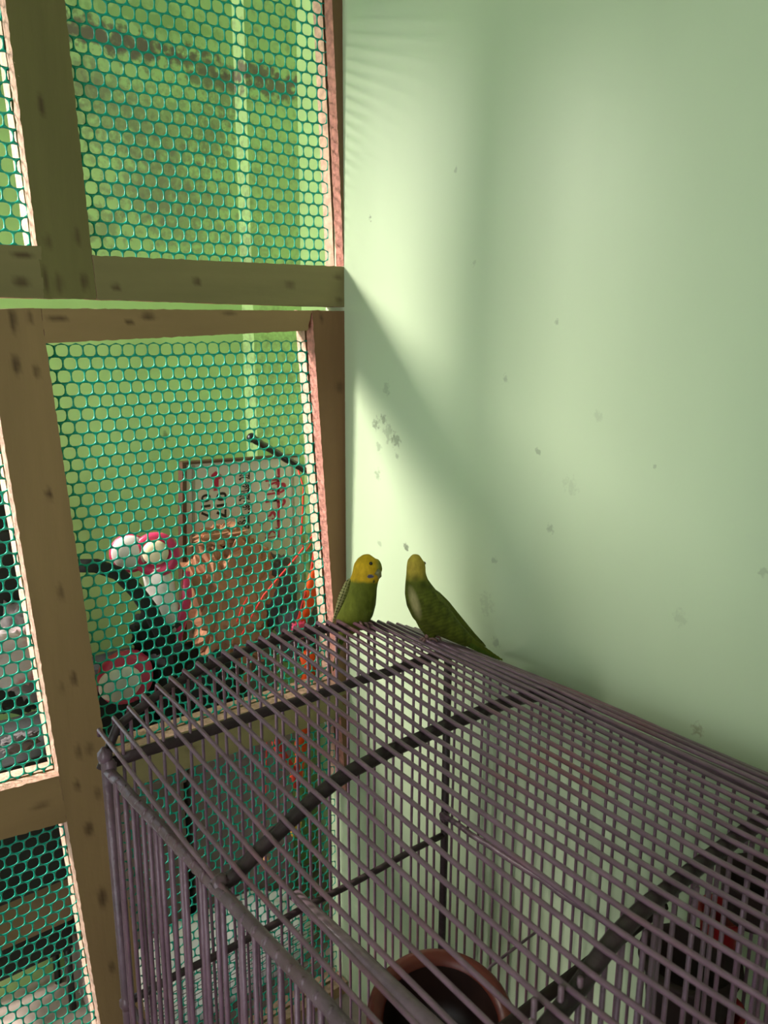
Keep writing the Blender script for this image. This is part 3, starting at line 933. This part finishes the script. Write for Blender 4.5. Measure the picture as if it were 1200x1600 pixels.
letters('017', 338, 770, 812, 16, BP, .03)
letters('\u09af\u09cb\u0997\u09be\u09af\u09cb\u0997 \u0995\u09b0\u09c1\u09a8', 366, 738, 830, 26, BP, .022)
letters('\u09ac\u09be\u09dc\u09c0 \u09bf\u09ac\u0995\u09cd\u09b0\u09df', 405, 736, 846, 42, MG, .035)
letters('35', 316, 866, 892, 20, BP, .012)

# -- brown paper bundle in front of the board
def lump(name, c, rad, m, label, cat, amp=.35, fr=3, seed=0, p=2.4, nu=22, nv=30, group=None):
    v, f = lump_vf(c, rad, amp, fr, nu, nv, seed, p)
    o = link(name, v, f, m, None, smooth=True)
    return tag(o, label, cat, group)
kb = empty('paper_bag', Q(350, 1060, 2.66), 'crumpled brown paper bag in front of the white sign board', 'bag')
v, f = lump_vf(Q(362, 940, 2.70), (.165, .09, .27), .55, 2.6, 34, 44, 3, 3.2)
link('bag_body', v, f, KRF, kb)
v, f = lump_vf(Q(345, 836, 2.70), (.115, .05, .045), .9, 3.5, 16, 26, 8, 2.2)
link('bag_mouth', v, f, KRF, kb)

# -- pink and white toy scooter
ty = empty('toy_scooter', Q(250, 1000, 2.62), 'pink and white plastic toy with round wheel faces above black strap', 'toy')
YT = 2.66
def disc(name, px, py, Y, rpx, prof, m, parent, tilt=None):
    p = Q(px, py, Y); k = p.dot(F_) / FPX
    v, f = lathe_vf(p, [(a * rpx * k, b * rpx * k) for a, b in prof], 36, 'y', tilt)
    return link(name, v, f, m, parent, smooth=True)
RIM = [(.001, -.10), (.95, -.10), (1.0, 0), (1.0, .12), (.95, .2), (.66, .22), (.60, .12), (.001, .12)]
HUB = [(.001, .0), (.98, .0), (1, .12), (.9, .28), (.5, .34), (.001, .36)]
TLT = Matrix.Rotation(math.radians(-25), 3, 'Z')
rim1 = disc('wheel_rim', 244, 866, YT, 36, RIM, PNK, ty, TLT)
disc('wheel_hub', 243, 863, YT - .02, 20, HUB, CRM, rim1, TLT)
rim2 = disc('wheel_rim', 203, 864, YT + .07, 31, RIM, PNK, ty, TLT)
disc('wheel_hub', 203, 863, YT + .04, 28, HUB, WHT, rim2, TLT)
tube('stem', [Q(240, 885, YT + .03), Q(250, 915, YT + .02), Q(257, 950, YT), Q(262, 985, YT)], [.045, .052, .050, .040], WHT, ty, 16)
tube('strap_band', [Q(292, 893, YT - .03), Q(292, 930, YT - .035), Q(285, 965, YT - .03), Q(276, 1000, YT - .03)], [.010, .020, .022, .018], PNK, ty, 12, ry=.012)
v, f = lump_vf(Q(196, 1058, 2.60), (.098, .06, .095), .06, 2, 20, 28, 2, 2.2)
link('front_fairing', v, f, PNK, ty, smooth=True)
v, f = lump_vf(Q(188, 1068, 2.55), (.075, .03, .060), .05, 2, 16, 24, 5, 2.2)
link('fairing_panel', v, f, WHT, ty, smooth=True)

# -- black strap curving over
sp_ = [Q(112, 884, 2.62), Q(150, 884, 2.60), Q(185, 896, 2.59), Q(212, 922, 2.58), Q(236, 955, 2.58), Q(250, 985, 2.58), Q(262, 1025, 2.60)]
tag(tube('bag_strap', sp_, [.022, .024, .024, .026, .028, .026, .02], BLK, None, 10, ry=.008), 'wide black strap curving down in front of the pink toy', 'strap')
# -- black suitcase and bags
def case(name, px0, py0, px1, py1, Y0, Y1_, m, label, cat, bw=.008, zb_=None, handle=True, group=None):
    a = Q(px0, py0, Y0); b = Q(px1, py1, Y0)
    z0 = zb_ if zb_ is not None else b.z
    r = empty(name, ((a.x + b.x) / 2, (Y0 + Y1_) / 2, z0), label, cat, group)
    v, f = box_vf((a.x, Y0, z0), (b.x, Y1_, a.z))
    v = [(x + .006 * noise.noise(Vector((x, y, z)) * 9), y, z + .006 * noise.noise(Vector((z, y, x)) * 9)) for x, y, z in v]
    bevel(link('body', v, f, m, r), bw, 3)
    if handle:
        mx = (a.x + b.x) / 2
        tube('handle', [(mx - .06, (Y0 + Y1_) / 2, a.z - .003), (mx - .05, (Y0 + Y1_) / 2, a.z + .035), (mx + .05, (Y0 + Y1_) / 2, a.z + .035), (mx + .06, (Y0 + Y1_) / 2, a.z - .003)], .008, BLP, r, 8)
    return r
def casew(name, x0, x1, z0, z1, Y0, Y1_, m, label, cat, bw=.008, handle=False):
    r = empty(name, ((x0 + x1) / 2, (Y0 + Y1_) / 2, z0), label, cat)
    v, f = box_vf((x0, Y0, z0), (x1, Y1_, z1))
    bevel(link('body', v, f, m, r), bw, 3)
    mx = (x0 + x1) / 2; my = (Y0 + Y1_) / 2
    if handle:
        tube('handle', [(mx - .06, my, z1 - .003), (mx - .05, my, z1 + .03), (mx + .05, my, z1 + .03), (mx + .06, my, z1 - .003)], .008, BLP, r, 8)
    elif 'crate' in name:
        v, f = box_vf((x0 - .008, Y0 - .008, z1 - .05), (x1 + .008, Y1_, z1 + .004))
        bevel(link('lid', v, f, m, r), .004, 2)
    return r
casew('grey_crate', .845, 1.27, RZ, -1.75, 2.76, 3.02, GRB, 'dull grey storage crate low behind the cage, left one', 'crate')
casew('grey_crate', 1.30, 1.78, RZ, -1.75, 2.76, 3.02, GRB, 'dull grey storage crate low behind the cage, nearer the wall', 'crate')
casew('suitcase', .86, 1.20, -1.745, -1.27, 2.83, 3.0, BLK, 'black suitcase behind the pink toy, under the strap', 'suitcase', .02)
casew('black_bag', 1.23, 1.60, -1.745, -1.27, 2.84, 3.0, BLK, 'black bag behind the brown paper bag', 'bag', .03)
casew('carton', 1.64, 1.78, -1.745, -.86, 2.895, 3.01, GRB, 'grey carton standing behind the orange cloth', 'box', .005)
# grey cloths
lump('cloth_bundle', Q(425, 925, 2.70), (.11, .07, .16), GRY, 'grey cloth bundle right of the brown paper bag', 'cloth', .5, 2.6, 11)
lump('cloth_bundle', Q(465, 985, 2.62), (.10, .05, .13), GRY, 'dark grey cloth heap under the orange net bag', 'cloth', .5, 2.6, 14)
lump('cloth_bundle', Q(330, 1060, 2.62), (.11, .05, .10), BLK, 'black cloth heap under the brown paper bag', 'cloth', .5, 2.6, 15)
lump('cloth_bundle', Q(245, 985, 2.66), (.10, .05, .085), BLK, 'black cloth heap under the pink toy', 'cloth', .4, 2.6, 16)
# black ribbed handle
hd = empty('umbrella', Q(447, 717, 2.60), 'black ribbed umbrella handle slanting down to the right stile', 'umbrella')
hp = [Q(393 + 108 * t, 684 + 66 * t, 2.60 + .1 * t) for t in [k / 14 for k in range(15)]]
tube('grip', hp, [.015 if i % 2 else .0125 for i in range(15)], BLP, hd, 12)
v, f = lathe_vf(Q(393, 684, 2.60), [(.001, -.012), (.014, -.012), (.018, 0), (.014, .012), (.001, .012)], 16, 'y'); link('end_knob', v, f, BLP, hd, smooth=True)
tube('rib', [Q(440, 712, 2.58), Q(462, 725, 2.58), Q(480, 738, 2.58), Q(502, 752, 2.6)], .006, BLP, hd, 8)
# cords
cords = [([(466, 735), (474, 760), (473, 800), (470, 845), (478, 862), (486, 850)], 'thin red cord hanging right of the sign board'),
         ([(512, 800), (490, 835), (465, 868), (440, 897), (412, 930), (392, 965), (378, 992)], 'long red cord slanting down from the orange net bag'),
         ([(388, 932), (378, 950), (370, 972)], 'short orange cord left of the long red one'),
         ([(504, 812), (492, 850), (486, 890), (476, 930), (466, 965), (452, 1000)], 'red cord down the orange net bag')]
for i, (pp, lab) in enumerate(cords):
    tag(tube('cord', [Q(a, b, 2.50 + .01 * i) for a, b in pp], .0035, RCD, None, 6), lab, 'cord')
# orange bag, made of a folded strip
def strip(name, pts, w, Y, m, label, cat):
    v, f = tube_vf([Q(a, b, Y + .015 * math.sin(i * 1.3)) for i, (a, b) in enumerate(pts)], [w * (1 + .25 * math.sin(i * 2.1)) for i in range(len(pts))], 14, 0, [.012] * len(pts))
    V = [Vector(p) + Vector((.010 * noise.noise(Vector(p) * 25), .008 * noise.noise(Vector(p) * 30), .006 * noise.noise(Vector(p) * 22))) for p in v]
    return tag(link(name, V, f, m, None, smooth=True), label, cat)
strip('orange_cloth', [(499, 800), (497, 830), (499, 860), (493, 890), (487, 920), (482, 950), (470, 975)], .026, 2.54, ORG, 'bright orange folded cloth hanging beside the right stile', 'cloth')
strip('orange_cloth', [(478, 1020), (486, 1045), (478, 1065), (464, 1082), (446, 1095)], .03, 2.50, ORG, 'bright orange cloth end just above the cage chord', 'cloth')
strip('orange_cloth', [(476, 1130), (470, 1160), (468, 1190), (462, 1215)], .030, 2.50, ORG, 'orange cloth strip seen below the middle rail', 'cloth')
strip('red_cloth', [(430, 1158), (440, 1180), (456, 1200), (464, 1228)], .018, 2.48, mat('coral_cloth', (.7, .05, .03), rough=.7), 'coral red cloth strip below the middle rail', 'cloth')
lump('pink_cloth', Q(468, 985, 2.49), (.04, .02, .035), PNK, 'small pink crumpled cloth under the orange cloth', 'cloth', .4, 3, 21)
lump('plastic_bag', Q(489, 712, 2.62), (.030, .03, .075), WHT, 'thin white plastic bag hanging beside the umbrella handle', 'bag', .5, 3, 23)
lump('plastic_bag', Q(513, 1120, 2.50), (.028, .03, .03), WHT, 'white plastic bag just below the middle rail', 'bag', .5, 3, 24)
for (px, py, rr_, m_, nm, lab) in ((462, 1292, (.028, .016, .052), YLW, 'yellow_toy', 'small yellow plastic toy hung on a cord low behind the net'),
                                   (415, 1348, (.015, .012, .032), mat('peach_plastic', (.75, .33, .12), rough=.5), 'orange_toy', 'tiny peach coloured toy hung left of the yellow one')):
    p = Q(px, py, 2.50)
    t_ = empty(nm, p - Vector((0, 0, rr_[2])), lab, 'toy')
    v, f = lump_vf(p, rr_, .5, 3, 14, 18, 25); link('body', v, f, m_, t_, smooth=True)
    tube('cord', [p + Vector((0, 0, rr_[2] * .8)), Vector((p.x, 2.475, -1.7)), Vector((p.x, 2.456, -1.50))], .002, RCD, t_, 5)
# bottle
bt = Vector((1.71, 2.95, -.86))
b_ = empty('bottle', bt, 'dark green bottle between sign board and orange cloth', 'bottle')
v, f = lathe_vf(bt, [(.001, 0), (.022, 0), (.024, .01), (.024, .075), (.010, .095), (.009, .115)], 20); link('bottle_body', v, f, BTG, b_, smooth=True)
v, f = lathe_vf(bt + Vector((0, 0, .113)), [(.001, 0), (.011, 0), (.011, .016), (.001, .016)], 16); link('cap', v, f, CRM, b_, smooth=True)
# left opening
bp_ = Q(5, 860, 2.75)
r = empty('backpack', (bp_.x, bp_.y, -1.35), 'black backpack hanging at the left edge of the picture', 'backpack')
v, f = lump_vf((bp_.x - .03, 2.78, -.93), (.17, .12, .40), .35, 2.2, 28, 34, 31, 3.2); link('pack_body', v, f, BLK, r, smooth=True)
v, f = lump_vf((bp_.x + .03, 2.64, -1.05), (.10, .05, .17), .3, 2.4, 18, 24, 33, 3.2); link('pocket', v, f, GRY, r, smooth=True)
tube('strap', [(bp_.x - .05, 2.76, -.58), (bp_.x - .02, 2.74, -.46), (bp_.x + .04, 2.74, -.47), (bp_.x + .09, 2.75, -.62)], .012, BLK, r, 8)
PR = mat('printed_white_bag', (0.42, 0.36, 0.38), rough=.5, var=.1, col2=(.35, .03, .05), w2=.9, s2=30)
lump('printed_bag', Q(14, 1028, 2.58), (.10, .05, .095), PR, 'pale bag with red print at the left edge behind the net', 'bag', .3, 2.5, 41, 3.4)
casew('black_crate', .47, .82, -1.975, -1.46, 2.70, 3.04, BLK, 'black crate under the pale printed bag', 'crate', .01)
casew('cardboard_box', .47, .825, -2.25, -1.98, 2.84, 3.08, CBD, 'brown cardboard box on a black stool behind the lower left net', 'box', .004)
stl = empty('black_stool', (.65, 2.96, RZ), 'black low stool under the brown cardboard box', 'stool')
v, f = box_vf((.47, 2.87, -2.40), (.825, 3.08, -2.255)); bevel(link('seat', v, f, BLK, stl), .006, 2)
for (x, y) in ((.49, 2.89), (.805, 2.89), (.49, 3.06), (.805, 3.06)):
    v, f = tube_vf([(x, y, RZ), (x, y, -2.40)], .014, 8); link('leg', v, f, BLP, stl, smooth=True)
for i, (px, py, c_) in enumerate([(30, 1160, 'grey crumpled rag on the black crate front')]):
    lump('rag', Q(px, py, 2.55), (.06, .03, .03), GRY, c_, 'cloth', .6, 3, 50 + i)
lump('paper_scrap', at(137, 1545, 2, RZ + .03), (.035, .02, .03), WHT, 'white printed scrap beside the stile foot', 'paper', .5, 3, 55)

# white sack on the floor and a thin wire rack before it
v, f = lump_vf((1.29, 2.615, RZ + .135), (.46, .13, .17), .15, 2.4, 30, 44, 61, 2.8)
v = [(p.x, p.y, RZ + max(0.0, p.z - RZ) * max(.25, min(1.25, .3 + (p.y - 2.485) * 3.6))) for p in v]
tag(link('woven_sack', v, f, SCK, None, smooth=True), 'white woven sack lying on the floor behind the cage', 'sack')
rk = empty('wire_rack', (1.25, 2.475, RZ), 'thin dark wire rack standing before the white sack', 'rack')
RW = mat('dark_rack_wire', (.05, .035, .04), rough=.4)
for k in range(10):
    z = RZ + .01 + k * .032
    v, f = tube_vf([(.84, 2.475, z), (1.72, 2.475, z)], .0015, 5); link('cross_wire', v, f, RW, rk)
for k in range(19):
    x = .84 + k * .049
    v, f = tube_vf([(x, 2.478, RZ), (x, 2.478, RZ + .305)], .0015, 5); link('upright_wire', v, f, RW, rk)
